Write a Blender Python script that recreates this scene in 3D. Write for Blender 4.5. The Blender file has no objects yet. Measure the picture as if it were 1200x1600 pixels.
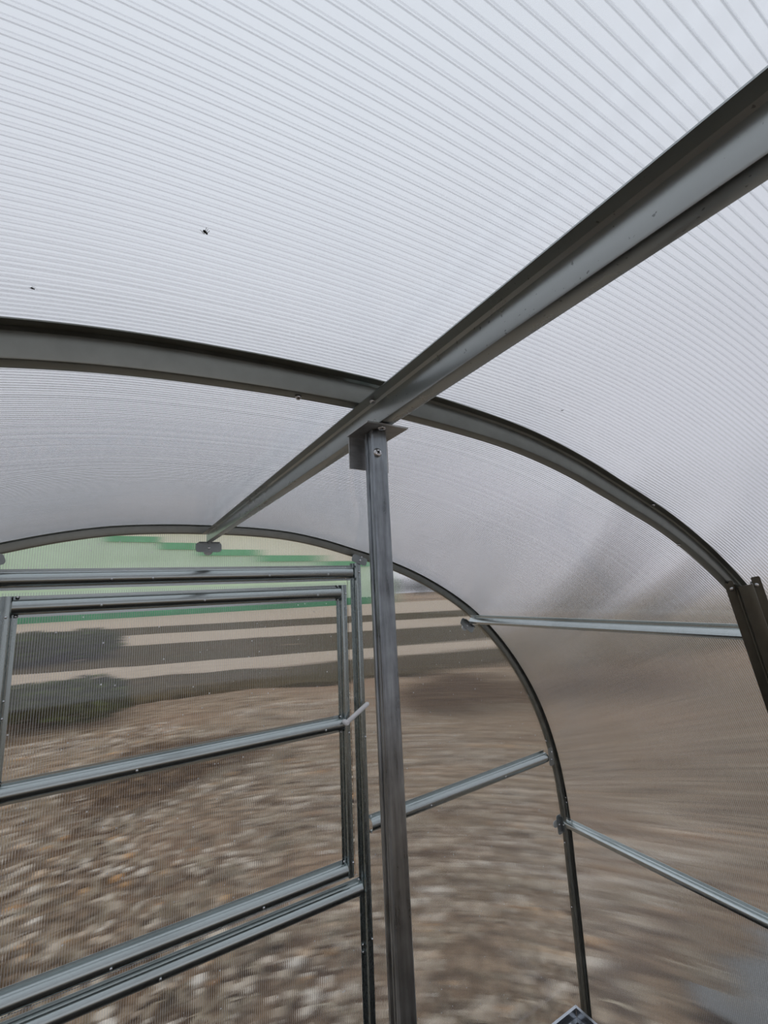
import bpy, bmesh, math, random
from mathutils import Vector, Matrix
random.seed(7)
scene = bpy.context.scene
C = scene.collection
H = 1.884            # camera height above the ground
XC = 0.222           # the ridge line
YE = 1.431           # inner plane of the end wall frame

# ------------------------------------------------------------------ helpers
def tag(o, label=None, cat=None, group=None, kind=None):
    if label: o['label'] = label
    if cat: o['category'] = cat
    if group: o['group'] = group
    if kind: o['kind'] = kind
    return o

def obj(name, bm, m, parent=None, smooth=True, sharp=35):
    bmesh.ops.recalc_face_normals(bm, faces=bm.faces[:])
    lim = math.radians(sharp)
    for e in bm.edges:
        if len(e.link_faces) == 2 and e.calc_face_angle(0) > lim:
            e.smooth = False
    for f in bm.faces: f.smooth = smooth
    me = bpy.data.meshes.new(name); bm.to_mesh(me); bm.free()
    if m: me.materials.append(m)
    o = bpy.data.objects.new(name, me); C.objects.link(o)
    if parent: o.parent = parent; o.matrix_parent_inverse = Matrix.Translation(parent.location).inverted()
    return o

def empty(name, loc):
    o = bpy.data.objects.new(name, None); C.objects.link(o); o.location = loc
    o.empty_display_size = 0.05
    return o

def V(*a): return Vector(a)

def hat(fl=.0130, half=.0085, d=.0245, r=.0022, t=.0011):
    """closed outline of a pressed hat profile: s sideways, n depth towards the inside"""
    w = half + fl
    mid = [(-w, 0), (-half-.0005-r, 0), (-half-.0002, r), (-half, d-r), (-half+r*.3, d-r*.3), (-half+r, d),
           (half-r, d), (half-r*.3, d-r*.3), (half, d-r), (half+.0002, r), (half+.0005+r, 0), (w, 0)]
    out = []
    n = len(mid)
    for i in range(n):
        a = Vector(mid[max(i-1, 0)]); b = Vector(mid[min(i+1, n-1)])
        tg = (b-a).normalized(); nn = Vector((-tg.y, tg.x))
        out.append(tuple(Vector(mid[i]) - nn*t))
    return mid + out[::-1]

def sweep(bm, prof, path, ins, side=None):
    """prof (s,n) swept along path; ins = inward direction per point (or one for all); the ends are closed"""
    n = len(path); rings = []
    for i, p in enumerate(path):
        tg = (path[min(i+1, n-1)] - path[max(i-1, 0)]).normalized()
        nd = ins[i] if isinstance(ins, list) else ins
        sd = side if side is not None else tg.cross(nd).normalized()
        nd = (nd - tg*nd.dot(tg)).normalized()
        rings.append([bm.verts.new(p + sd*s + nd*q) for s, q in prof])
    m = len(prof)
    for a, b in zip(rings, rings[1:]):
        for j in range(m):
            bm.faces.new((a[j], a[(j+1) % m], b[(j+1) % m], b[j]))
    # ends: strip of quads between the two skins
    h = m//2
    for R_ in (rings[0], rings[-1]):
        for j in range(h-1):
            bm.faces.new((R_[j], R_[j+1], R_[m-2-j], R_[m-1-j]))

def box(bm, c, sx, sy, sz, M=None):
    r = bmesh.ops.create_cube(bm, size=1)
    mat = Matrix.Translation(c) @ (M.to_4x4() if M else Matrix()) @ Matrix.Diagonal((sx, sy, sz, 1))
    bmesh.ops.transform(bm, matrix=mat, verts=r['verts'])
    return r['verts']

def frame(z, up=V(0, 0, 1)):
    """rotation whose local Z is z"""
    z = z.normalized()
    x = up.cross(z)
    if x.length < 1e-4: x = V(1, 0, 0).cross(z)
    x.normalize(); y = z.cross(x)
    return Matrix((x, y, z)).transposed()

def tube(bm, pts, r, seg=12, cap=True):
    rings = []
    n = len(pts)
    for i, p in enumerate(pts):
        tg = (pts[min(i+1, n-1)] - pts[max(i-1, 0)]).normalized()
        F = frame(tg)
        rr = r[i] if isinstance(r, list) else r
        rings.append([bm.verts.new(p + F @ V(math.cos(2*math.pi*k/seg)*rr, math.sin(2*math.pi*k/seg)*rr, 0)) for k in range(seg)])
    for a, b in zip(rings, rings[1:]):
        for j in range(seg):
            bm.faces.new((a[j], a[(j+1) % seg], b[(j+1) % seg], b[j]))
    if cap:
        bm.faces.new(rings[0][::-1]); bm.faces.new(rings[-1])

def plate(bm, c, F, outline, t):
    """outline in the local xy of F, thickness t along local z"""
    a = [bm.verts.new(c + F @ V(x, y, 0)) for x, y in outline]
    b = [bm.verts.new(c + F @ V(x, y, t)) for x, y in outline]
    n = len(a)
    bm.faces.new(a[::-1]); bm.faces.new(b)
    for j in range(n): bm.faces.new((a[j], a[(j+1) % n], b[(j+1) % n], b[j]))

def rounded(w, h, r, k=6):
    o = []
    for cx, cy, a0 in ((w/2-r, h/2-r, 0), (-w/2+r, h/2-r, 90), (-w/2+r, -h/2+r, 180), (w/2-r, -h/2+r, 270)):
        for i in range(k+1):
            a = math.radians(a0 + 90*i/k); o.append((cx + r*math.cos(a), cy + r*math.sin(a)))
    return o

# ------------------------------------------------------------------ materials
class NT:
    def __init__(s, name):
        s.m = bpy.data.materials.new(name); s.m.use_nodes = True
        s.t = s.m.node_tree; s.t.nodes.clear()
        s.out = s.n('ShaderNodeOutputMaterial')
    def n(s, ty, **kw):
        nd = s.t.nodes.new(ty)
        for k, v in kw.items(): setattr(nd, k, v)
        return nd
    def l(s, a, b): s.t.links.new(a, b)
    def math(s, op, a, b=None, c=None, clamp=False):
        nd = s.n('ShaderNodeMath', operation=op); nd.use_clamp = clamp
        for i, x in enumerate((a, b, c)):
            if x is None: continue
            if hasattr(x, 'is_output'): s.l(x, nd.inputs[i])
            else: nd.inputs[i].default_value = x
        return nd.outputs[0]
    def noise(s, vec, scale, detail=3, rough=.5, dim='3D'):
        nd = s.n('ShaderNodeTexNoise'); nd.noise_dimensions = dim
        nd.inputs['Scale'].default_value = scale; nd.inputs['Detail'].default_value = detail; nd.inputs['Roughness'].default_value = rough
        if vec is not None: s.l(vec, nd.inputs['Vector'])
        return nd
    def ramp(s, fac, stops):
        nd = s.n('ShaderNodeValToRGB'); el = nd.color_ramp.elements
        while len(el) < len(stops): el.new(.5)
        for e, (p, c) in zip(el, stops):
            e.position = p; e.color = (c[0], c[1], c[2], 1) if not isinstance(c, (int, float)) else (c, c, c, 1)
        s.l(fac, nd.inputs[0]); return nd.outputs[0]
    def mixc(s, fac, a, b):
        nd = s.n('ShaderNodeMix', data_type='RGBA')
        for sock, x in ((nd.inputs[0], fac), (nd.inputs[6], a), (nd.inputs[7], b)):
            if hasattr(x, 'is_output'): s.l(x, sock)
            elif isinstance(x, (int, float)): sock.default_value = x
            else: sock.default_value = (*x, 1)
        return nd.outputs[2]
    def vscale(s, vec, v):
        nd = s.n('ShaderNodeMapping'); nd.inputs['Scale'].default_value = v; s.l(vec, nd.inputs['Vector']); return nd.outputs[0]

def metal(name, col, rough=.42, metallic=.85, streak=(30, 30, 3), var=.25, spots=0.0, rv=.05):
    b = NT(name); geo = b.n('ShaderNodeTexCoord').outputs['Object']
    n1 = b.noise(b.vscale(geo, streak), 6, 4, .6).outputs['Fac']
    n2 = b.noise(geo, 35, 3).outputs['Fac']
    f = b.math('ADD', b.math('MULTIPLY', n1, .65), b.math('MULTIPLY', n2, .35))
    lo = tuple(c*(1-var) for c in col); hi = tuple(min(1, c*(1+var)) for c in col)
    c = b.ramp(f, [(.3, lo), (.7, hi)])
    if spots:
        sp = b.noise(geo, 260, 2).outputs['Fac']
        c = b.mixc(b.ramp(sp, [(.70, 0), (.74, spots)]), c, (.03, .03, .028))
    p = b.n('ShaderNodeBsdfPrincipled')
    b.l(c, p.inputs['Base Color']); p.inputs['Metallic'].default_value = metallic
    b.l(b.ramp(f, [(.3, rough-rv), (.7, rough+rv)]), p.inputs['Roughness'])
    b.l(p.outputs[0], b.out.inputs[0]); return b.m

def plain(name, col, rough=.5, metallic=0.0, var=.1, scale=8):
    b = NT(name); geo = b.n('ShaderNodeTexCoord').outputs['Object']
    f = b.noise(geo, scale, 3).outputs['Fac']
    c = b.ramp(f, [(.3, tuple(x*(1-var) for x in col)), (.7, tuple(min(1, x*(1+var)) for x in col))])
    p = b.n('ShaderNodeBsdfPrincipled'); b.l(c, p.inputs['Base Color'])
    p.inputs['Roughness'].default_value = rough; p.inputs['Metallic'].default_value = metallic
    b.l(p.outputs[0], b.out.inputs[0]); return b.m

def polycarb(name, axis, pitch=.0056, A=.05, B=.06, Cw=.03, haze=.10, rib=.55, ribw=.2, specks=0.0, tint=(.97, .975, .99)):
    """hollow-wall polycarbonate: ribs along the sheet, light scattered across the ribs only"""
    b = NT(name)
    g = b.n('ShaderNodeNewGeometry')
    sep = b.n('ShaderNodeSeparateXYZ'); b.l(g.outputs['Position'], sep.inputs[0])
    s = sep.outputs[axis]
    ph = b.math('MULTIPLY', s, 2*math.pi/pitch)
    wave = b.math('SINE', ph)
    cmb = b.n('ShaderNodeCombineXYZ'); b.l(b.math('MULTIPLY', s, 90.0), cmb.inputs[0])
    n1 = b.noise(cmb.outputs[0], 1.0, 3, .6).outputs['Fac']
    # slow changes along the rib as well
    n2 = b.noise(g.outputs['Position'], 5.0, 2).outputs['Fac']
    wn = b.n('ShaderNodeTexWhiteNoise'); wn.noise_dimensions = '3D'
    b.l(b.vscale(g.outputs['Position'], (7919, 7919, 7919)), wn.inputs['Vector'])
    w2 = b.math('ADD', wn.outputs['Value'], -.5)
    sc = b.n('ShaderNodeSeparateColor'); b.l(wn.outputs['Color'], sc.inputs[0])
    w3 = b.math('ADD', w2, b.math('ADD', sc.outputs[1], -.5))
    t = b.math('ADD', b.math('MULTIPLY', wave, A),
               b.math('ADD', b.math('MULTIPLY', b.math('ADD', n1, -.5), B*2), b.math('MULTIPLY', w3, Cw*2)))
    tv = b.n('ShaderNodeCombineXYZ'); b.l(t, tv.inputs[axis])
    add = b.n('ShaderNodeVectorMath', operation='ADD'); b.l(g.outputs['Normal'], add.inputs[0]); b.l(tv.outputs[0], add.inputs[1])
    nrm = b.n('ShaderNodeVectorMath', operation='NORMALIZE'); b.l(add.outputs[0], nrm.inputs[0])
    gl = b.n('ShaderNodeBsdfGlass'); gl.inputs['IOR'].default_value = 1.5; gl.inputs['Roughness'].default_value = 0.0
    gl.inputs['Color'].default_value = (*tint, 1); b.l(nrm.outputs[0], gl.inputs['Normal'])
    tr = b.n('ShaderNodeBsdfTranslucent'); tr.inputs['Color'].default_value = (.90, .92, .95, 1)
    df = b.n('ShaderNodeBsdfDiffuse'); df.inputs['Color'].default_value = (.80, .82, .85, 1)
    mx = b.n('ShaderNodeMixShader'); mx.inputs[0].default_value = .35
    b.l(tr.outputs[0], mx.inputs[1]); b.l(df.outputs[0], mx.inputs[2])
    pp = b.math('PINGPONG', s, pitch/2)                     # 0 at a rib
    rm = b.n('ShaderNodeMapRange'); rm.inputs[1].default_value = 0; rm.inputs[2].default_value = pitch*ribw/2*1.6
    rm.inputs[3].default_value = rib; rm.inputs[4].default_value = 0; b.l(pp, rm.inputs[0])
    fac = b.math('ADD', rm.outputs[0], b.math('MULTIPLY', n2, haze*2), clamp=True)
    if specks:
        vo = b.n('ShaderNodeTexVoronoi'); vo.inputs['Scale'].default_value = 26; b.l(g.outputs['Position'], vo.inputs['Vector'])
        sp = b.math('MULTIPLY', b.math('LESS_THAN', vo.outputs['Distance'], .055), specks)
        fac = b.math('MAXIMUM', fac, sp)
    m2 = b.n('ShaderNodeMixShader'); b.l(fac, m2.inputs[0]); b.l(gl.outputs[0], m2.inputs[1]); b.l(mx.outputs[0], m2.inputs[2])
    b.l(m2.outputs[0], b.out.inputs[0]); return b.m

M = {}
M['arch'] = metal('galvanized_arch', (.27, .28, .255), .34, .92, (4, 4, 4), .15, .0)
M['ridge'] = metal('galvanized_beam', (.43, .46, .45), .28, .93, (3, .5, 3), .08, .5, .03)
M['bar'] = metal('galvanized_bar', (.43, .47, .465), .24, .95, (.3, 1, 1), .05, 0, .02)
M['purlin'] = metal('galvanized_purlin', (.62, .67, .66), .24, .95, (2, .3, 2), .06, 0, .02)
M['upright'] = metal('galvanized_upright', (.37, .42, .42), .26, .95, (14, 14, 1.5), .12)
M['post'] = metal('galvanized_post', (.29, .315, .335), .30, .95, (26, 26, 2.5), .55)
M['strut'] = metal('galvanized_strut', (.15, .15, .13), .34, .9, (10, 10, 2), .2)
M['bracket'] = metal('bracket_steel', (.46, .46, .45), .42, .85, (10, 10, 30), .25)
M['tab'] = metal('tab_steel', (.33, .355, .355), .42, .8, (6, 6, 6), .12)
M['screw'] = metal('zinc_screw', (.72, .73, .74), .28, .95, (5, 5, 5), .08)
M['slot'] = plain('screw_recess', (.02, .02, .02), .8)
M['white'] = plain('white_plastic', (.93, .92, .92), .35, 0, .03)
M['washer'] = plain('washer_plastic', (.78, .80, .78), .5)
M['roof'] = polycarb('polycarbonate_roof', 1, A=.05, B=.10, Cw=.05, haze=.03, rib=.55, ribw=.12)
M['wall'] = polycarb('polycarbonate_wall', 0, A=.04, B=.018, Cw=.012, haze=.012, rib=.45, ribw=.13, specks=.7)
M['rail'] = metal('base_rail_steel', (.55, .58, .62), .30, .95, (3, 3, 20), .1)

# ------------------------------------------------------------------ arch outline (outer face of the steel), local x from the ridge, z above ground
half = [(0, .222), (.13, .2195), (.264, .2085), (.38, .1870), (.49, .1580), (.68, .1010), (.857, .0250), (1.057, -.0990),
        (1.24, -.2800), (1.39, -.5160), (1.467, -.7390), (1.497, -.9360), (1.503, -1.20), (1.503, -H)]
def catmull(P, n=10):
    out = []
    for i in range(len(P)-1):
        p0 = Vector(P[i-1]) if i else Vector((-P[1][0], P[1][1])); p1 = Vector(P[i]); p2 = Vector(P[i+1])
        p3 = Vector(P[i+2]) if i+2 < len(P) else p2*2-p1
        # centripetal-ish: finite-difference tangents scaled by the local chord
        d01, d12, d23 = (p1-p0).length, (p2-p1).length, (p3-p2).length
        m1 = ((p2-p1)/d12*d01 + (p1-p0)/d01*d12)/(d01+d12)*d12
        m2 = ((p3-p2)/d23*d12 + (p2-p1)/d12*d23)/(d12+d23)*d12
        for k in range(n):
            t = k/n; t2 = t*t; t3 = t2*t
            out.append(p1*(2*t3-3*t2+1) + m1*(t3-2*t2+t) + p2*(-2*t3+3*t2) + m2*(t3-t2))
    out.append(Vector(P[-1])); return out
R_ = catmull(half, 10)
ARC = [Vector((-p.x, p.y)) for p in R_[:0:-1]] + R_          # left foot to right foot
ARC = [Vector((XC + p.x, H + p.y)) for p in ARC]
NARC = []                                                     # outward normals
for i in range(len(ARC)):
    t = (ARC[min(i+1, len(ARC)-1)] - ARC[max(i-1, 0)]).normalized(); NARC.append(Vector((-t.y, t.x)))

def near_y(x):                                                # the near arch stands a little askew
    return .3995 + .060*max(0.0, x-XC)

SCR = {}
def screw_mesh(kind):
    if kind in SCR: return SCR[kind]
    bm = bmesh.new()
    if kind == 'pan':
        r, h = .0042, .0026
        prof = [(r, 0), (r, h*.45), (r*.8, h*.85), (r*.4, h), (0, h)]
    else:
        r, h = .0032, .0030
        prof = [(r, 0), (r, h*.5), (r*.6, h), (0, h)]
    seg = 14; rings = []
    for pr, ph in prof[:-1]:
        rings.append([bm.verts.new((pr*math.cos(2*math.pi*k/seg), pr*math.sin(2*math.pi*k/seg), ph)) for k in range(seg)])
    for a, b in zip(rings, rings[1:]):
        for j in range(seg): bm.faces.new((a[j], a[(j+1) % seg], b[(j+1) % seg], b[j]))
    bm.faces.new(rings[0][::-1]); top = bm.verts.new((0, 0, prof[-1][1]))
    for j in range(seg): bm.faces.new((rings[-1][j], rings[-1][(j+1) % seg], top))
    for f in bm.faces: f.smooth = True
    me = bpy.data.meshes.new('screw'); bm.to_mesh(me); bm.free(); me.materials.append(M['screw'])
    SCR[kind] = me; return me

def screw(parent, p, n, kind='self'):
    o = bpy.data.objects.new('screw', screw_mesh(kind)); C.objects.link(o)
    o.parent = parent
    o.matrix_world = Matrix.Translation(p - (parent.location if parent else V(0, 0, 0))) @ frame(n).to_4x4()
    o.matrix_parent_inverse = Matrix()
    o.matrix_basis = Matrix.Translation(p - parent.location) @ frame(n).to_4x4()
    return o

# ------------------------------------------------------------------ arches
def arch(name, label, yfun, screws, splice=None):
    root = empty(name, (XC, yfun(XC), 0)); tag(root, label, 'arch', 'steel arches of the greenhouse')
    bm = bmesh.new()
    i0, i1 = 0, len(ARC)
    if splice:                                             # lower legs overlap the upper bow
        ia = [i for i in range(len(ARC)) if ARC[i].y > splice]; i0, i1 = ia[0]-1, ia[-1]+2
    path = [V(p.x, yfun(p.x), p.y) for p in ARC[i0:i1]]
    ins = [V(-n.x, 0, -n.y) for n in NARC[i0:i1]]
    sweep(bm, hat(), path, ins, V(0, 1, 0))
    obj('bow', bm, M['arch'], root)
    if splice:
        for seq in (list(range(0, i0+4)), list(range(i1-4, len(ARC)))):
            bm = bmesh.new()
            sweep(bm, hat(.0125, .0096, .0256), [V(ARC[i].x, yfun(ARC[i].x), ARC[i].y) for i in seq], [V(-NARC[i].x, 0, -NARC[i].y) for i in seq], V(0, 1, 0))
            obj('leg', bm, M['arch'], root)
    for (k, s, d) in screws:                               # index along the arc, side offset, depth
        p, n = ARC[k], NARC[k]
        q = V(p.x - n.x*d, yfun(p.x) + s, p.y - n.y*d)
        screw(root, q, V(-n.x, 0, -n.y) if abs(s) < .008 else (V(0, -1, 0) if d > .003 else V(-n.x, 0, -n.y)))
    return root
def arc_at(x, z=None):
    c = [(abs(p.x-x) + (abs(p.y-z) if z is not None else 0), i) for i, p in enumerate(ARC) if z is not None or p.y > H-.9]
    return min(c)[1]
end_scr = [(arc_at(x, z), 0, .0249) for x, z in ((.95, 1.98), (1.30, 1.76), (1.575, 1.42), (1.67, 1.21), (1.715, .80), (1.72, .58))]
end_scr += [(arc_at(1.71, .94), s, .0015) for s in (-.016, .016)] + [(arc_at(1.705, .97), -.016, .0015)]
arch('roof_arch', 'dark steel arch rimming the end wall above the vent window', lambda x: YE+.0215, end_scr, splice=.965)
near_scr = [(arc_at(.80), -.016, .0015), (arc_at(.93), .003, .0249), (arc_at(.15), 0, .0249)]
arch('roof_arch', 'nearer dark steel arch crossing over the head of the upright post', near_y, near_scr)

# ------------------------------------------------------------------ ridge beam and side purlins
TAB = rounded(.076, .030, .010)
def purlin(name, label, base, nrm, y0, y1, mat, scr, washer=True, tabshift=.015, cat='beam', group=None):
    """hat rail along Y under the arches; base = point on the arches' inner face, nrm = outward normal (x,z)"""
    root = empty(name, (base.x, y1, base.y)); tag(root, label, cat, group)
    n = V(nrm.x, 0, nrm.y); ins = -n
    b = V(base.x, 0, base.y)
    bm = bmesh.new()
    sweep(bm, hat(), [V(base.x, y0 + (y1-y0)*i/24, base.y) for i in range(25)], ins, n.cross(V(0, 1, 0)))
    obj('rail', bm, mat, root)
    F = Matrix((n.cross(V(0, 1, 0)), n, V(0, -1, 0))).transposed()      # local z towards the camera
    if F.determinant() < 0: F = Matrix((-n.cross(V(0, 1, 0)), n, V(0, -1, 0))).transposed()
    cen = b + ins*(.0245+tabshift) + V(0, y1+.010, 0)
    bm = bmesh.new(); plate(bm, cen, F, TAB, .0014)
    # folded upper lip under the rail
    plate(bm, b + ins*.0255 + V(0, y1+.010, 0), Matrix((F.col[0], V(0, -1, 0), F.col[1])).transposed(), [(-.030, 0), (.030, 0), (.030, .016), (-.030, .016)], .0014)
    tb = obj('end_tab', bm, M['tab'], root)
    screw(root, cen + V(0, -.0016, 0) + ins*.002, V(0, -1, 0), 'pan')
    screw(root, b + ins*.0262 + V(0, y1-.004, 0), ins)
    if washer:
        bm = bmesh.new(); W = [(.014*math.cos(2*math.pi*k/24), .014*math.sin(2*math.pi*k/24)) for k in range(24)]
        plate(bm, cen + ins*.010 + V(0, .0135, 0), F, W, .003)
        tag(obj('washer', bm, M['washer'], root), 'white plastic washer behind the end tab')
    for y, s, d in scr:
        side = n.cross(V(0, 1, 0))
        screw(root, b + V(0, y, 0) + side*s + ins*d, ins)
    return root
purlin('ridge_beam', 'long galvanized ridge beam running from upper right down to the end wall', Vector((.2298, H+.1955)), Vector((0, 1)), -1.2, 1.436, M['ridge'],
       [(.372, -.0150, .0015), (.372, .0150, .0015), (1.425, -.0150, .0015), (.47, -.009, .012)], group=None)
purlin('side_purlin', 'upper side purlin, running just below the bright band on the right', Vector((1.273, H-.126)), Vector((.6, .8)), -1.2, 1.448, M['purlin'],
       [(1.425, -.0150, .0015), (1.425, .0150, .0015)], group='side purlins on the right', tabshift=.012)
purlin('side_purlin', 'lower side purlin, slanting to the lower right corner with a bright top face', Vector((1.692, H-1.003)), Vector((.998, .06)), -1.2, 1.425, M['purlin'],
       [(1.40, -.0150, .0015), (1.40, .0150, .0015)], group='side purlins on the right', tabshift=.010)

# ------------------------------------------------------------------ upright post under the ridge
PT = V(.2283, .393, 2.0515); PF = V(.2014, .324, 0)
root = empty('support_post', PF); tag(root, 'tall streaky galvanized post standing under the ridge beam', 'post')
bm = bmesh.new()
a = .0090
# lipped channel: wide plain face to the camera, folded lips and a groove on the left side
pr = [(-a, -a+.0015), (-a+.0015, -a), (a-.0015, -a), (a, -a+.0015), (a, a-.0015), (a-.0015, a), (-a+.0015, a), (-a, a-.0015),
      (-a, a-.0045), (-a+.0028, a-.0055), (-a+.0028, a-.0075), (-a+.0008, a-.0085), (-a+.0008, -a+.0070), (-a+.0022, -a+.0062), (-a+.0022, -a+.0045), (-a, -a+.0035)]
rr = []
for i in range(13):
    p = PF.lerp(PT, i/12)
    rr.append([bm.verts.new(p + V(x, y, 0)) for x, y in pr])
for A_, B_ in zip(rr, rr[1:]):
    for j in range(len(pr)):
        bm.faces.new((A_[j], A_[(j+1) % len(pr)], B_[(j+1) % len(pr)], B_[j]))
bm.faces.new(rr[0][::-1]); bm.faces.new(rr[-1])
obj('tube', bm, M['post'], root)
bm = bmesh.new()
box(bm, V(.2305, .3925, 2.0530), .049, .048, .0016)
box(bm, V(.2325, .4160, 2.0350), .049, .0016, .0375)
bk = obj('head_bracket', bm, M['bracket'], root, smooth=False)
s_ = screw(root, V(.2240, .3828, 2.0262), V(0, -1, 0), 'pan')
s_.matrix_basis = s_.matrix_basis @ Matrix.Scale(1.15, 4)
bm = bmesh.new()
for ang in (35, 125):
    box(bm, V(.2240, .3799, 2.0262), .0040, .0008, .0011, Matrix.Rotation(math.radians(ang), 3, 'Y'))
tag(obj('screw_recess', bm, M['slot'], root, smooth=False), 'dark cross slot of the screw')
screw(root, V(.2270, .3760, 2.0522), V(0, 0, -1), 'pan')

# ------------------------------------------------------------------ raking strut under the near arch
root = empty('side_strut', (1.55, .342, 0)); tag(root, 'dark raking strut under the nearer arch at the right edge', 'post')
top = V(1.118, .4255, H-.016); bot = V(1.55, .342, 0)
bm = bmesh.new()
sweep(bm, hat(.0185, .0125, .026), [top.lerp(bot, i/10) for i in range(11)], V(-.84, -.50, -.20))
obj('rail', bm, M['strut'], root)
d_ = (bot-top).normalized(); nd = V(-.84, -.50, -.20); nd = (nd - d_*nd.dot(d_)).normalized(); sd = d_.cross(nd)
Fm = Matrix((sd, d_, nd)).transposed()
for s in (-1, 1):
    bm = bmesh.new(); plate(bm, top + d_*.006 + sd*s*.023, Fm, rounded(.015, .030, .003, 3), .0014)
    obj('top_tab', bm, M['strut'], root)
for s in (-1, 1):
    screw(root, top + d_*.008 + sd*s*.021 + nd*.0016, nd, 'pan')

# ------------------------------------------------------------------ end wall frame
def hbar(name, x0, z0, x1, z1, parent, scr, y=YE+.0245, prof=None, mat='bar', ntabs=True):
    bm = bmesh.new()
    p0, p1 = V(x0, y, z0), V(x1, y, z1)
    sweep(bm, prof or hat(), [p0.lerp(p1, i/8) for i in range(9)], V(0, -1, 0))
    o = obj(name, bm, M[mat], parent)
    for x in scr:
        t = (x-x0)/(x1-x0); screw(parent, p0.lerp(p1, t) + V(0, -.0253, -.004), V(0, -1, -.12))
    return o
def single(name, label, cat, loc, group=None):
    r = empty(name, loc); tag(r, label, cat, group); return r
def round_hat(fl=.008, half=.019, d=.0255, t=.0011, ry=.0165):
    w = half + fl
    mid = [(-w, 0), (-half-.001, 0), (-half, .002), (-half, d-ry)]
    mid += [(-half*math.cos(math.radians(a)), d-ry + ry*math.sin(math.radians(a))) for a in range(12, 180, 12)]
    mid += [(half, d-ry), (half, .002), (half+.001, 0), (w, 0)]
    out = []; n = len(mid)
    for i in range(n):
        a = Vector(mid[max(i-1, 0)]); b = Vector(mid[min(i+1, n-1)]); tg = (b-a).normalized()
        out.append(tuple(Vector(mid[i]) - Vector((-tg.y, tg.x))*t))
    return mid + out[::-1]
BAR = round_hat()
UP = hat(.0120, .0095, .0245, .003)

r = single('header_rail', 'galvanized header rail directly above the vent window', 'rail', (.22, YE, 1.952))
hbar('rail', -.284, 1.9525, .717, 1.9540, r, (-.02, .08, .415, .62), prof=BAR)
for x in (.709,):
    for z in (1.972, 1.934): screw(r, V(x-.012, YE+.022, z), V(0, -1, 0))
r = single('sill_rail', 'galvanized sill rail directly below the vent window', 'rail', (.22, YE, .96))
hbar('rail', -.284, .9515, .719, .9490, r, (.14,), prof=BAR)
for z in (.974, .926): screw(r, V(.712, YE+.018, z), V(0, -1, 0))
r = single('side_rail', 'short galvanized rail slanting from the right jamb to the end arch', 'rail', (1.18, YE, 1.14))
hbar('rail', .760, 1.1196, 1.628, 1.1446, r, (1.00, 1.37), prof=BAR)
bm = bmesh.new(); plate(bm, V(1.640, YE-.002, 1.150), Matrix.Rotation(math.radians(90), 3, 'X'), rounded(.028, .072, .010), .0015)
obj('end_tab', bm, M['tab'], r); screw(r, V(1.644, YE-.005, 1.168), V(0, -1, 0), 'pan'); screw(r, V(1.637, YE-.005, 1.140), V(0, -1, 0))
for z in (1.144, 1.096): screw(r, V(.764, YE+.018, z), V(0, -1, 0))

def jamb(x, top, label, scr, tilt):
    r = single('door_jamb', label, 'post', (x, YE, 0), 'jambs beside the vent window')
    bm = bmesh.new()
    sweep(bm, UP, [V(x, YE+.0245, top*i/10) for i in range(11)], V(0, -1, 0), V(1, 0, 0))
    obj('upright', bm, M['upright'], r)
    F = Matrix(((1, 0, 0), (0, 0, -1), (0, 1, 0))) @ Matrix.Rotation(tilt, 3, 'Z')
    bm = bmesh.new(); plate(bm, V(x+.004, YE-.002, top+.010), F, rounded(.062, .028, .009), .0014)
    obj('top_tab', bm, M['tab'], r)
    screw(r, V(x+.006, YE-.004, top+.008), V(0, -1, 0), 'pan'); screw(r, V(x+.012, YE-.004, top+.020), V(0, -1, 0))
    for z, dx in scr: screw(r, V(x+dx, YE-.0004 if abs(dx) < .009 else YE+.0232, z), V(0, -1, 0))
    return r
jamb(.7385, 1.988, 'right galvanized jamb upright between the vent window and the post', [(1.955, .002), (1.40, .006), (.805, .006), (1.63, .016), (1.60, .016), (.93, .016), (.90, .016), (.79, .016), (.77, .016), (.785, -.016), (.765, -.016)], -.35)
jamb(-.284, 1.985, 'left galvanized jamb upright at the left edge beside the vent window', [(1.955, .002)], .35)

# ------------------------------------------------------------------ polycarbonate skin
def arcsheet():
    bm = bmesh.new(); y0, y1 = -2.2, 1.470
    ys = [y0, y1]
    g0, g1 = .0012, .0052
    rings = []
    for y in ys:
        rings.append(([bm.verts.new((p.x+n.x*g0, y, p.y+n.y*g0)) for p, n in zip(ARC, NARC)], [bm.verts.new((p.x+n.x*g1, y, p.y+n.y*g1)) for p, n in zip(ARC, NARC)]))
    (a0, b0), (a1, b1) = rings
    n = len(ARC)
    for i in range(n-1):
        bm.faces.new((a0[i], a0[i+1], a1[i+1], a1[i])); bm.faces.new((b0[i], b1[i], b1[i+1], b0[i+1]))
        bm.faces.new((a0[i], b0[i], b0[i+1], a0[i+1])); bm.faces.new((a1[i], a1[i+1], b1[i+1], b1[i]))
    for k in (0, n-1): bm.faces.new((a0[k], a1[k], b1[k], b0[k]))
    return bm
o = obj('ceiling', arcsheet(), M['roof']); tag(o, 'arched sheet of ribbed translucent polycarbonate over the whole greenhouse', None, None, 'structure')

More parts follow.
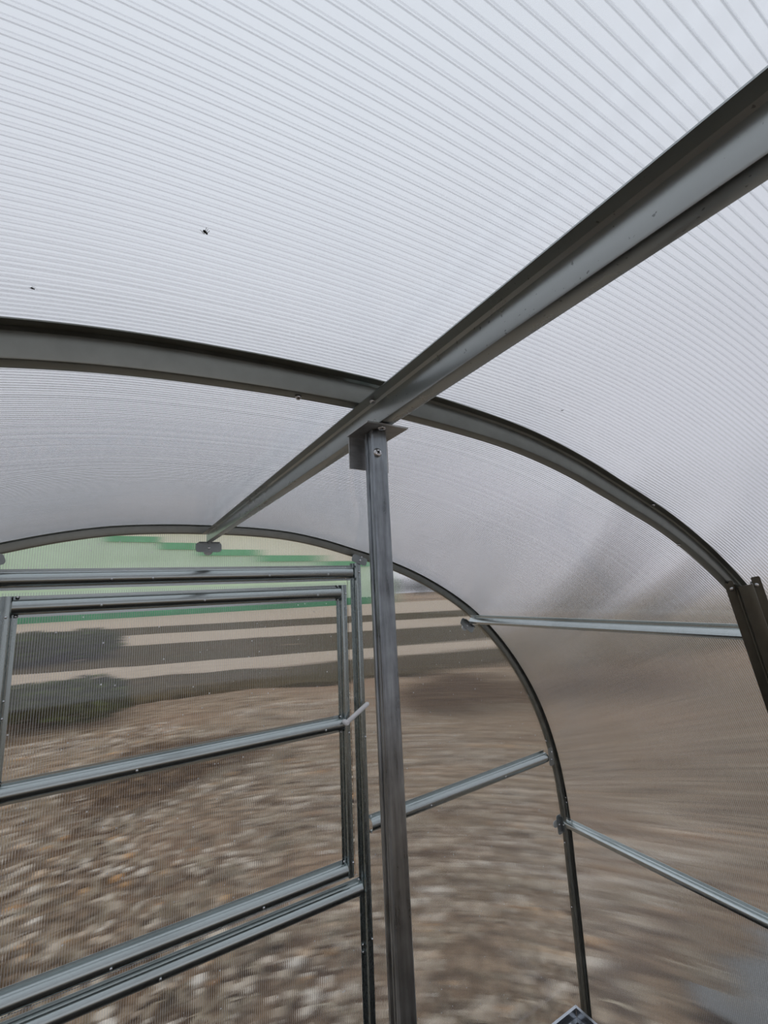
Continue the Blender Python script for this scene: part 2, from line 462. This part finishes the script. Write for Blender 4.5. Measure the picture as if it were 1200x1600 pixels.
def arc_z(x):
    x = max(abs(x-XC)+XC, XC+1e-6)
    P = [p for p in ARC if p.x >= XC-1e-6]
    for a_, b_ in zip(P, P[1:]):
        if a_.x <= x <= b_.x and b_.x > a_.x: return a_.y + (b_.y-a_.y)*(x-a_.x)/(b_.x-a_.x)
    return H-1.0
OX0, OX1, OZ0, OZ1 = -.262, .706, .985, 1.930
xs = sorted(set([XC-1.499+2.998*i/80 for i in range(81)] + [OX0, OX1]))
bm = bmesh.new(); grid = {}
def gv(x, z):
    k = (round(x, 5), round(z, 5))
    if k not in grid: grid[k] = bm.verts.new((x, YE+.0262, z))
    return grid[k]
for xa, xb in zip(xs, xs[1:]):
    ta, tb = arc_z(xa)-.0015, arc_z(xb)-.0015
    if xa >= OX0-1e-6 and xb <= OX1+1e-6: spans = [((0, 0), (OZ0, OZ0)), ((OZ1, OZ1), (ta, tb))]
    elif abs(xb-OX0) < 1e-6: spans = [((0, 0), (0, OZ0)), ((0, OZ0), (0, OZ1)), ((0, OZ1), (ta, tb))]; spans = None
    else: spans = [((0, 0), (ta, tb))]
    if spans is None:
        bm.faces.new((gv(xa, 0), gv(xb, 0), gv(xb, OZ0), gv(xb, OZ1), gv(xb, tb), gv(xa, ta)))
    elif abs(xa-OX1) < 1e-6:
        bm.faces.new((gv(xa, 0), gv(xb, 0), gv(xb, tb), gv(xa, ta), gv(xa, OZ1), gv(xa, OZ0)))
    else:
        for (l0, l1), (h0, h1) in spans: bm.faces.new((gv(xa, l0), gv(xb, l1), gv(xb, h1), gv(xa, h0)))
ex = bmesh.ops.extrude_face_region(bm, geom=bm.faces[:])
bmesh.ops.translate(bm, vec=(0, .004, 0), verts=[v for v in ex['geom'] if isinstance(v, bmesh.types.BMVert)])
o = obj('wall_back', bm, M['wall']); tag(o, 'clear ribbed polycarbonate end wall around the vent window', None, None, 'structure')

# ------------------------------------------------------------------ hinged vent window in the end wall
w = empty('window_1', (.22, YE, 1.44)); tag(w, 'framed vent window with a white turn handle, set in the end wall', None, None, 'structure')
def stile(x, z0, z1, scr):
    bm = bmesh.new()
    sweep(bm, hat(.0115, .0095, .0245, .003), [V(x, YE+.0225, z0+(z1-z0)*i/8) for i in range(9)], V(0, -1, 0), V(1, 0, 0))
    obj('stile', bm, M['upright'], w)
    for z, dx in scr: screw(w, V(x+dx, YE-.0024 if abs(dx) < .009 else YE+.0212, z), V(0, -1, 0))
stile(.679, .998, 1.911, [(1.880, .005), (1.425, .004), (1.040, .005), (1.908, .016), (1.85, .016), (1.49, .016), (1.065, .016), (1.02, .016)])
stile(-.239, .998, 1.911, [(1.86, .002), (1.66, .010), (1.62, .010)])
WX0, WX1 = -.228, .668
hbar('rail', WX0, 1.884, WX1, 1.8845, w, (-.04, .22, .58), y=YE+.0225, prof=BAR)
hbar('rail', WX0, 1.4515, WX1, 1.4525, w, (.064, .60), y=YE+.0225, prof=BAR)
hbar('rail', WX0, 1.0185, WX1, 1.0170, w, (.03, .40), y=YE+.0225, prof=BAR)
for zc in (1.8845, 1.452, 1.018):
    for dz in (-.024, .024):
        screw(w, V(.661, YE+.016, zc+dz), V(0, -1, 0)); screw(w, V(-.221, YE+.016, zc+dz), V(0, -1, 0))
bm = bmesh.new(); box(bm, V(.2215, YE+.0262, 1.4565), .952, .004, .925)
obj('pane', bm, M['wall'], w, smooth=False)
bm = bmesh.new()
h0 = V(.6660, YE-.020, 1.4625); h1 = V(.7435, YE-.028, 1.5125)
tube(bm, [V(.6660, YE-.001, 1.4625), V(.6660, YE-.012, 1.4625), V(.6660, YE-.024, 1.4625), V(.6660, YE-.0285, 1.4625)], [.0080, .0086, .0086, .0055], 16)
dv = (h1-h0).normalized()
tube(bm, [h0 - dv*.004, h0, h0.lerp(h1, .5), h1 - dv*.003, h1, h1 + dv*.0030], [.0060, .0076, .0076, .0076, .0066, .0030], 16)
tag(obj('handle', bm, M['white'], w), 'white plastic turn handle')

# ------------------------------------------------------------------ base rails (inner corner at lower right)
def base_rail(label, p0, p1, inn, loc):
    r = empty('base_rail', loc); tag(r, label, 'rail', 'base rails along the foot of the walls')
    bm = bmesh.new()
    pr = [(0, 0), (.0100, 0), (.0100, -.0015), (.0015, -.0015), (.0015, -.040), (.0110, -.046), (.0110, -.052), (.0015, -.058), (.0015, -.25), (0, -.25)]
    A_ = [bm.verts.new(p0[0] + inn*(s) + V(0, 0, .25+z) + p0[1]*s) for s, z in pr]
    B_ = [bm.verts.new(p1[0] + inn*(s) + V(0, 0, .25+z) + p1[1]*s) for s, z in pr]
    k = len(pr)
    for j in range(k): bm.faces.new((A_[j], A_[(j+1) % k], B_[(j+1) % k], B_[j]))
    obj('rail', bm, M['rail'], r, smooth=False)
CXr, CYr = 1.630, 1.4235
base_rail('shiny base rail under the end wall, left side of the corner at bottom right', (V(-1.2, CYr, 0), V(0, 0, 0)), (V(CXr, CYr, 0), V(-1, 0, 0)), V(0, -1, 0), (.3, CYr, 0))
base_rail('shiny base rail along the right wall, right side of the corner at bottom right', (V(CXr+.001, CYr, 0), V(0, -1, 0)), (V(CXr+.001, -1.2, 0), V(0, 0, 0)), V(-1, 0, 0), (CXr, .3, 0))

# ------------------------------------------------------------------ small insect resting on the roof sheet
def insect(px, py, label, s):
    z = arc_z(px) + .0005
    bm = bmesh.new()
    for c_, rr_ in ((V(0, 0, -.0016*s), (.0022*s, .0014*s, .0012*s)), (V(.0026*s, 0, -.0015*s), (.0012*s, .0010*s, .0009*s))):
        q = bmesh.ops.create_icosphere(bm, subdivisions=2, radius=1)
        bmesh.ops.transform(bm, matrix=Matrix.Translation(c_) @ Matrix.Diagonal((*rr_, 1)), verts=q['verts'])
    for sd_ in (-1, 1):
        for k in (-1, 0, 1):
            tube(bm, [V(.0008*k*s, 0, -.0015*s), V(.0014*k*s, sd_*.0022*s, -.0024*s), V(.0022*k*s, sd_*.0038*s, 0)], .00022*s, 5)
    o = obj('insect', bm, plain('insect_black', (.03, .03, .022), .6)); o.location = (px, py, z); o.rotation_euler.z = .7
    tag(o, label, 'insect', 'insects on the roof sheet')
insect(.0325, .248, 'small black insect on the roof sheet left of the ridge beam', .6)
insect(.462, .330, 'tiny black insect on the roof sheet right of the ridge beam', .42)
insect(-.060, .337, 'tiny black insect on the roof sheet just above the nearer arch, far left', .42)

# ------------------------------------------------------------------ outside: ground
def ground_mat(name, cols, scale, dark=.45, patches=True):
    b = NT(name); P = b.n('ShaderNodeTexCoord').outputs['Object']
    nb = b.noise(P, .35, 4, .6).outputs['Fac']
    nm = b.noise(P, 3.2*scale, 4, .6).outputs['Fac']
    vo = b.n('ShaderNodeTexVoronoi'); vo.inputs['Scale'].default_value = 11*scale; b.l(P, vo.inputs['Vector'])
    sc = b.n('ShaderNodeSeparateColor'); b.l(vo.outputs['Color'], sc.inputs[0])
    nf = b.noise(P, 26*scale, 5, .7).outputs['Fac']
    c = b.ramp(sc.outputs[0], [(0, cols[0]), (.35, cols[1]), (.7, cols[2]), (.92, cols[3])])
    c = b.mixc(b.ramp(nm, [(.32, .45), (.50, 0)]), c, cols[0])
    c = b.mixc(b.ramp(vo.outputs['Distance'], [(.42, 0), (.72, .8)]), c, tuple(x*dark for x in cols[0]))
    c = b.mixc(b.ramp(nf, [(.38, .75), (.53, 0)]), c, tuple(x*dark for x in cols[0]))
    c = b.mixc(b.ramp(nb, [(.45, 0), (.68, .55)]), c, cols[4])
    p = b.n('ShaderNodeBsdfPrincipled'); b.l(c, p.inputs['Base Color']); p.inputs['Roughness'].default_value = .95
    p.inputs['Specular IOR Level'].default_value = .1
    bp = b.n('ShaderNodeBump'); bp.inputs['Strength'].default_value = .9; bp.inputs['Distance'].default_value = .06
    b.l(b.math('ADD', nf, b.math('MULTIPLY', vo.outputs['Distance'], -.8)), bp.inputs['Height']); b.l(bp.outputs[0], p.inputs['Normal'])
    b.l(p.outputs[0], b.out.inputs[0]); return b.m
M['field'] = ground_mat('dry_field', [(.31, .205, .118), (.64, .445, .275), (.80, .585, .385), (.92, .77, .57), (.48, .295, .18)], 1.25)
M['verge'] = ground_mat('dull_grass', [(.080, .055, .018), (.125, .085, .030), (.15, .105, .038), (.19, .135, .06), (.07, .062, .020)], .6)
M['track'] = ground_mat('pale_track', [(.56, .445, .32), (.62, .50, .37), (.66, .54, .41), (.70, .58, .45), (.56, .445, .32)], .5, .8)

def slab(name, x0, x1, ya, yb, za, mat, label, wob=.12, seed=0):
    """strip of ground between the lines ya(x) and yb(x), with ragged edges"""
    rnd = random.Random(seed); bm = bmesh.new(); n = 90
    ro = []
    for i in range(n+1):
        x = x0 + (x1-x0)*i/n
        w1 = wob*(rnd.random()-.5)*2; w2 = wob*(rnd.random()-.5)*2
        y0, y1 = ya(x)+w1, yb(x)+w2
        ro.append([bm.verts.new((x, y0, -.02)), bm.verts.new((x, y0+.02, za)), bm.verts.new((x, y1-.02, za)), bm.verts.new((x, y1, -.02))])
    for a_, b_ in zip(ro, ro[1:]):
        for j in range(3): bm.faces.new((a_[j], a_[j+1], b_[j+1], b_[j]))
    o = obj(name, bm, M[mat]); tag(o, label, None, None, 'structure'); return o

bm = bmesh.new(); rnd = random.Random(3)
# uneven near field, flat far field
NX, NY = 90, 70
def gx(i): u = i/NX*2-1; return 3 + 14*u + 200*u**5
def gy(j): u = j/NY; return -8 + 30*u + 220*u**6
def gz(x, y):
    if -2.0 < x < 2.2 and -3 < y < 1.7: return 0
    k = min(1, max(0, (max(abs(x-.2)-1.9, y-1.5, -3-y))/.6)) if True else 0
    return k*(.035*math.sin(x*3.1+y*1.3) + .03*math.sin(x*1.7-y*4.3+1) + .03*(rnd.random()-.5))
gr = [[bm.verts.new((gx(i), gy(j), gz(gx(i), gy(j)) - .01)) for j in range(NY+1)] for i in range(NX+1)]
for i in range(NX):
    for j in range(NY): bm.faces.new((gr[i][j], gr[i+1][j], gr[i+1][j+1], gr[i][j+1]))
o = obj('ground', bm, M['field'], sharp=80); tag(o, 'brown dry stony field outside the greenhouse', None, None, 'structure')

fl = bmesh.new(); box(fl, V(XC, -.35, .002), 2.75, 3.5, .03)  # out-of-view floor, added dark so the steel undersides reflect less light
M['soil'] = ground_mat('added_soil', [(.035, .028, .02), (.06, .048, .034), (.075, .06, .045), (.10, .085, .07), (.045, .035, .025)], 1.5)
o = obj('floor', fl, M['soil'], smooth=False); tag(o, 'unseen dark soil inside the greenhouse, added to darken the steel above', None, None, 'structure')
L = lambda a, s: (lambda x: a - s*x)
slab('verge', -40, 24, L(10.1, .22), L(13.0, .27), .05, 'verge', 'nearest dull green grass strip across the field', .25, 1)
slab('track', -40, 24, L(13.0, .27), L(15.4, .29), .06, 'track', 'nearer pale track across the field', .12, 2)
slab('verge', -40, 26, L(15.4, .29), L(22.6, .33), .05, 'verge', 'middle dark grass strip between the two pale tracks', .25, 3)
slab('track', -60, 40, L(22.6, .33), L(29.4, .36), .06, 'track', 'farther pale track across the field', .15, 4)
slab('verge', -80, 60, L(29.4, .36), L(38.0, .36), .05, 'verge', 'far dark grass strip beyond the pale tracks', .3, 5)
slab('track', -90, 90, L(38.0, .36), L(70.0, .30), .06, 'track', 'far pale yard in front of the green hall', .3, 6)

# stones and dry tufts
def stones(n, seed, area, smin, smax):
    rnd = random.Random(seed); tb = bmesh.new(); bmesh.ops.create_icosphere(tb, subdivisions=1, radius=1)
    tv = [v.co.copy() for v in tb.verts]; tf = [[v.index for v in f.verts] for f in tb.faces]; tb.free()
    vs, fs = [], []
    for _ in range(n):
        x, y = area(rnd); s = smin + (smax-smin)*rnd.random()**1.8
        a_ = rnd.random()*6.28; ca, sa = math.cos(a_), math.sin(a_); b0 = len(vs)
        for c in tv:
            k = s*(1 + .3*(rnd.random()-.5)); u, v = c.x*k, c.y*k*.75
            vs.append((x + u*ca - v*sa, y + u*sa + v*ca, s*.25 + c.z*k*.5))
        fs += [[b0+q for q in f] for f in tf]
    me = bpy.data.meshes.new('stones'); me.from_pydata(vs, [], fs); bm = bmesh.new(); bm.from_mesh(me); bpy.data.meshes.remove(me)
    return bm
def stone_mat(name, cols):
    b = NT(name); g = b.n('ShaderNodeNewGeometry')
    r_ = g.outputs['Random Per Island']
    nd = b.n('ShaderNodeValToRGB'); nd.color_ramp.interpolation = 'LINEAR'
    p = b.n('ShaderNodeBsdfPrincipled'); p.inputs['Roughness'].default_value = .9
    b.l(b.ramp(r_, cols), p.inputs['Base Color']); b.l(p.outputs[0], b.out.inputs[0]); return b.m
M['stone'] = stone_mat('field_stone', [(0, (.24, .17, .11)), (.35, (.52, .41, .29)), (.7, (.74, .63, .49)), (.9, (.84, .76, .64)), (.97, (.66, .38, .15)), (1, (.44, .22, .11))])
def near_area(r):
    while True:
        x = -4 + 8*r.random(); y = 1.7 + 6.5*r.random()**1.3
        if y < 10 - .2*x: return x, y
o = obj('field_stones', stones(11000, 11, near_area, .012, .050), M['stone'], smooth=False)
tag(o, 'pale stones and clods strewn over the field beyond the end wall', 'stones', None, 'stuff')
M['straw'] = stone_mat('dry_straw', [(0, (.16, .12, .07)), (.4, (.36, .28, .18)), (.8, (.50, .41, .28)), (1, (.58, .50, .37))])
rnd = random.Random(5); bm = bmesh.new()
for _ in range(2600):
    x = -3 + 13*rnd.random(); y = -1.5 + 9*rnd.random()
    if -1.5 < x < 2.0 and y < 1.6: continue
    for k in range(4):
        a_ = rnd.random()*6.28; l_ = .05+.13*rnd.random(); h_ = .02+.07*rnd.random(); w_ = .006+.006*rnd.random()
        dx, dy = math.cos(a_), math.sin(a_)
        p0 = V(x+dx*.01, y+dy*.01, 0); p1 = p0 + V(dx*l_*.5, dy*l_*.5, h_); p2 = p0 + V(dx*l_, dy*l_, h_*.7); s_ = V(-dy, dx, 0)*w_
        vs = [bm.verts.new(q) for q in (p0-s_, p0+s_, p1+s_, p1-s_, p2)]
        bm.faces.new((vs[0], vs[1], vs[2], vs[3])); bm.faces.new((vs[3], vs[2], vs[4]))
o = obj('dry_grass', bm, M['straw'], smooth=False); tag(o, 'short dry straw lying over the brown field', 'grass', None, 'stuff')

# thin crumpled grey patch outside the right wall
bm = bmesh.new(); n = 26
g_ = [[bm.verts.new((2.30 + .95*i/n + .05*math.sin(j*.9), .05 + 1.25*j/n + .05*math.sin(i*.7), .05 + .018*math.sin(i*.8+j*.5) + .014*math.sin(j*1.3-i*.4))) for j in range(n+1)] for i in range(n+1)]
for i in range(n):
    for j in range(n): bm.faces.new((g_[i][j], g_[i+1][j], g_[i+1][j+1], g_[i][j+1]))
ex = bmesh.ops.extrude_face_region(bm, geom=bm.faces[:]); bmesh.ops.translate(bm, vec=(0, 0, -.01), verts=[v for v in ex['geom'] if isinstance(v, bmesh.types.BMVert)])
o = obj('ground_patch', bm, plain('grey_patch', (.20, .20, .19), .9)); tag(o, 'crumpled grey patch on the ground beyond the right wall at lower right', 'sheet')

# ------------------------------------------------------------------ bushes and trees
M['leaf'] = stone_mat('bush_leaf', [(0, (.022, .026, .003)), (.5, (.050, .058, .008)), (.9, (.085, .105, .014)), (1, (.12, .18, .02))])
M['bark'] = plain('bark', (.09, .07, .05), .9)
M['dark_leaf'] = stone_mat('conifer_leaf', [(0, (.03, .045, .03)), (.6, (.06, .08, .055)), (1, (.09, .115, .08))])
M['twig'] = stone_mat('brown_leaf', [(0, (.05, .045, .04)), (.6, (.10, .09, .08)), (1, (.15, .135, .12))])
def leaf_cloud(bm, rnd, c, rx, ry, rz, n, s):
    for _ in range(n):
        while True:
            u = V(rnd.uniform(-1, 1), rnd.uniform(-1, 1), rnd.uniform(-1, 1))
            if .25 < u.length < 1: break
        p = c + V(u.x*rx, u.y*ry, u.z*rz); a_ = frame(V(rnd.uniform(-1, 1), rnd.uniform(-1, 1), rnd.uniform(-.2, 1)))
        q = [bm.verts.new(p + a_ @ V(x, y, 0)) for x, y in ((-s*.5, 0), (0, -s*.28), (s*.7, 0), (0, s*.28))]
        bm.faces.new(q)
def bush(name, label, cat, x, y, w_, h_, seed, leaf='leaf', n=900, trunk=False, group=None, s=None):
    rnd = random.Random(seed); r = empty(name, (x, y, 0)); tag(r, label, cat, group)
    bm = bmesh.new(); lobes = 6
    base = h_*.12 if trunk else 0
    for k in range(lobes):
        c = V(x + w_*.30*rnd.uniform(-1, 1), y + w_*.25*rnd.uniform(-1, 1), base + (h_-base)*(.35 + .28*rnd.random()))
        leaf_cloud(bm, rnd, c, w_*.30, w_*.28, (h_-base)*.36, n//lobes, s or max(.05, h_*.08))
    obj('foliage', bm, M[leaf], r, smooth=False)
    bm = bmesh.new()
    for k in range(1 if trunk else 5):
        a_ = rnd.random()*6.28; f_ = 0 if trunk else 1
        tube(bm, [V(x, y, -.02), V(x+.1*w_*math.cos(a_)*f_, y+.1*w_*math.sin(a_)*f_, h_*.3), V(x+.2*w_*math.cos(a_), y+.2*w_*math.sin(a_), h_*.7)], [h_*.03, h_*.024, h_*.010], 7)
    obj('trunk' if trunk else 'stem', bm, M['bark'], r)
bush('bush', 'dark green bush on the middle grass strip, farther of the two at left', 'bush', -1.65, 18.8, 3.6, 1.15, 21, n=4200, s=.17, group='bushes in the field')
bush('bush', 'dark olive bush nearest the greenhouse, left part of the vent window', 'bush', -1.05, 9.6, 2.4, .75, 22, n=4200, s=.11, group='bushes in the field')
M['dead'] = stone_mat('dead_weed', [(0, (.13, .075, .035)), (.6, (.21, .13, .065)), (1, (.30, .20, .11))])
bush('weed_clump', 'flat clump of brown dead weeds behind the middle rail of the vent window', 'weeds', .75, 5.7, 2.0, .22, 71, 'dead', 2600, False, 'dead weed clumps in the field', .07)
bush('weed_clump', 'flat clump of brown dead weeds between the post and the end arch', 'weeds', 5.3, 6.2, 2.6, .30, 72, 'dead', 3200, False, 'dead weed clumps in the field', .08)
bush('weed_clump', 'flat clump of brown dead weeds seen through the right wall under the upper purlin', 'weeds', 8.4, 5.2, 2.6, .35, 73, 'dead', 3200, False, 'dead weed clumps in the field', .08)
hl = ['dark tree behind the right jamb on the horizon, beside the green hall', 'second dark tree from the green hall on the horizon, right of the post', 'third dark tree from the green hall on the horizon, right of the post',
      'fourth dark tree from the green hall on the horizon, right of the post', 'rightmost dark tree of the horizon row, nearest the end arch']
for k in range(5):
    th = math.radians(30.2 + 3.5*k); x = 88*math.sin(th); y = 88*math.cos(th)
    bush('tree', hl[k], 'tree', x, y, 5.0, 4.6+.5*math.sin(k*2.1), 40+k, 'dark_leaf', 1500, True, 'trees along the horizon', .45)
bush('tree', 'dark bare tree blurred through the right roof sheet above the upper purlin', 'tree', 21.6, 14.0, 3.2, 4.6, 61, 'twig', 1400, True, None, .28)
bush('tree', 'smaller dark tree blurred through the right roof sheet near the strut', 'tree', 24.0, 11.6, 1.6, 2.9, 62, 'twig', 1100, True, None, .28)

# ------------------------------------------------------------------ the green hall and the beige hall behind it
M['hallgreen'] = plain('pale_green_cladding', (.62, .80, .58), .6, 0, .06, .3)
M['halldark'] = plain('green_cladding', (.15, .47, .22), .6, 0, .12, .5)
M['hallbeige'] = plain('beige_cladding', (.90, .82, .66), .7, 0, .05, .3)
M['fence'] = plain('green_fence', (.04, .28, .11), .6, 0, .35, .6)
hall = empty('hall', (10, 70, 0)); tag(hall, 'pale green hall with a stepped darker green edge, far beyond the end wall', 'building')
steps = [(-45, -1.86, 11.2, None), (-1.86, 4.26, 9.45, 10.2), (4.26, 9.0, 8.55, 9.45), (9.0, 17.3, 7.75, 8.6), (17.3, 26.8, 6.9, 7.8), (26.8, 38.5, 6.0, 6.9)]
bm = bmesh.new()
out = [(-45, 0)] + [(38.5, 0)] + [p for a_, b_, z, t in steps[::-1] for p in ((b_, z), (a_, z))]
va = [bm.verts.new((x, 65, z)) for x, z in out]; vb = [bm.verts.new((x, 85, z)) for x, z in out]
bm.faces.new(va); bm.faces.new(vb[::-1])
for j in range(len(va)): bm.faces.new((va[j], va[(j+1) % len(va)], vb[(j+1) % len(va)], vb[j]))
obj('wall', bm, M['hallgreen'], hall, smooth=False)
for a_, b_, z, t in steps[1:]:
    bm = bmesh.new(); box(bm, V((a_+b_)/2, 66, (z+t)/2), b_-a_, 2.4, t-z); obj('edge_panel', bm, M['halldark'], hall, smooth=False)
wh = empty('warehouse', (10, 95, 0)); tag(wh, 'beige building rising behind the green hall, under the end arch', 'building')
bm = bmesh.new(); box(bm, V(10, 98, 7.4), 84, 14, 14.8); obj('wall', bm, M['hallbeige'], wh, smooth=False)
bm = bmesh.new(); box(bm, V(10, 98, 15.0), 86, 16, .4); obj('roof', bm, M['hallbeige'], wh, smooth=False)
fe = empty('fence', (5, 61, 0)); tag(fe, 'low dark green fence along the foot of the green hall', 'fence')
bm = bmesh.new(); box(bm, V(-3, 62, .55), 78, .12, 1.05); obj('panel', bm, M['fence'], fe, smooth=False)
for k in range(14):
    bm = bmesh.new(); box(bm, V(-41 + 6*k, 61.9, .6), .14, .14, 1.25); obj('post', bm, M['fence'], fe, smooth=False)

# ------------------------------------------------------------------ sky, camera, output
wd = bpy.data.worlds.new('overcast_sky'); scene.world = wd; wd.use_nodes = True
nt = wd.node_tree; nt.nodes.clear()
ow = nt.nodes.new('ShaderNodeOutputWorld'); bg = nt.nodes.new('ShaderNodeBackground')
tc = nt.nodes.new('ShaderNodeTexCoord'); sx = nt.nodes.new('ShaderNodeSeparateXYZ'); cr = nt.nodes.new('ShaderNodeValToRGB')
nz = nt.nodes.new('ShaderNodeTexNoise'); nz.inputs['Scale'].default_value = 1.6; nz.inputs['Detail'].default_value = 3
nt.links.new(tc.outputs['Generated'], sx.inputs[0]); nt.links.new(tc.outputs['Generated'], nz.inputs['Vector'])
ad = nt.nodes.new('ShaderNodeMath'); ad.operation = 'MULTIPLY_ADD'; ad.inputs[1].default_value = .10
nt.links.new(nz.outputs['Fac'], ad.inputs[0]); nt.links.new(sx.outputs[2], ad.inputs[2])
nt.links.new(ad.outputs[0], cr.inputs[0])
el = cr.color_ramp.elements
el[0].position = .0; el[0].color = (.68, .67, .715, 1)
el[1].position = 1.0; el[1].color = (.83, .88, .93, 1)
e = el.new(.35); e.color = (.72, .73, .785, 1)
nt.links.new(cr.outputs[0], bg.inputs[0]); bg.inputs[1].default_value = 1.0
nt.links.new(bg.outputs[0], ow.inputs[0])

cam = bpy.data.cameras.new('camera'); co = bpy.data.objects.new('camera', cam); C.objects.link(co)
yaw, pit, rol, f = 5.39369367e-01, 1.76655874e-01, -4.38600330e-02, 690.556499
fw = V(math.sin(yaw)*math.cos(pit), math.cos(yaw)*math.cos(pit), math.sin(pit))
r0 = V(math.cos(yaw), -math.sin(yaw), 0); u0 = r0.cross(fw)
rx = r0*math.cos(rol) + u0*math.sin(rol); ux = -r0*math.sin(rol) + u0*math.cos(rol)
co.matrix_world = Matrix.Translation((0, 0, H)) @ Matrix((rx, ux, -fw)).transposed().to_4x4()
cam.sensor_fit = 'VERTICAL'; cam.sensor_height = 36; cam.lens = f*36/1600; cam.clip_start = .01; cam.clip_end = 600
scene.camera = co
vs = scene.view_settings
scene.display_settings.display_device = 'sRGB'
vs.view_transform = 'Standard'; vs.look = 'None'; vs.gamma = 1; vs.use_curve_mapping = False; vs.exposure = 0.0
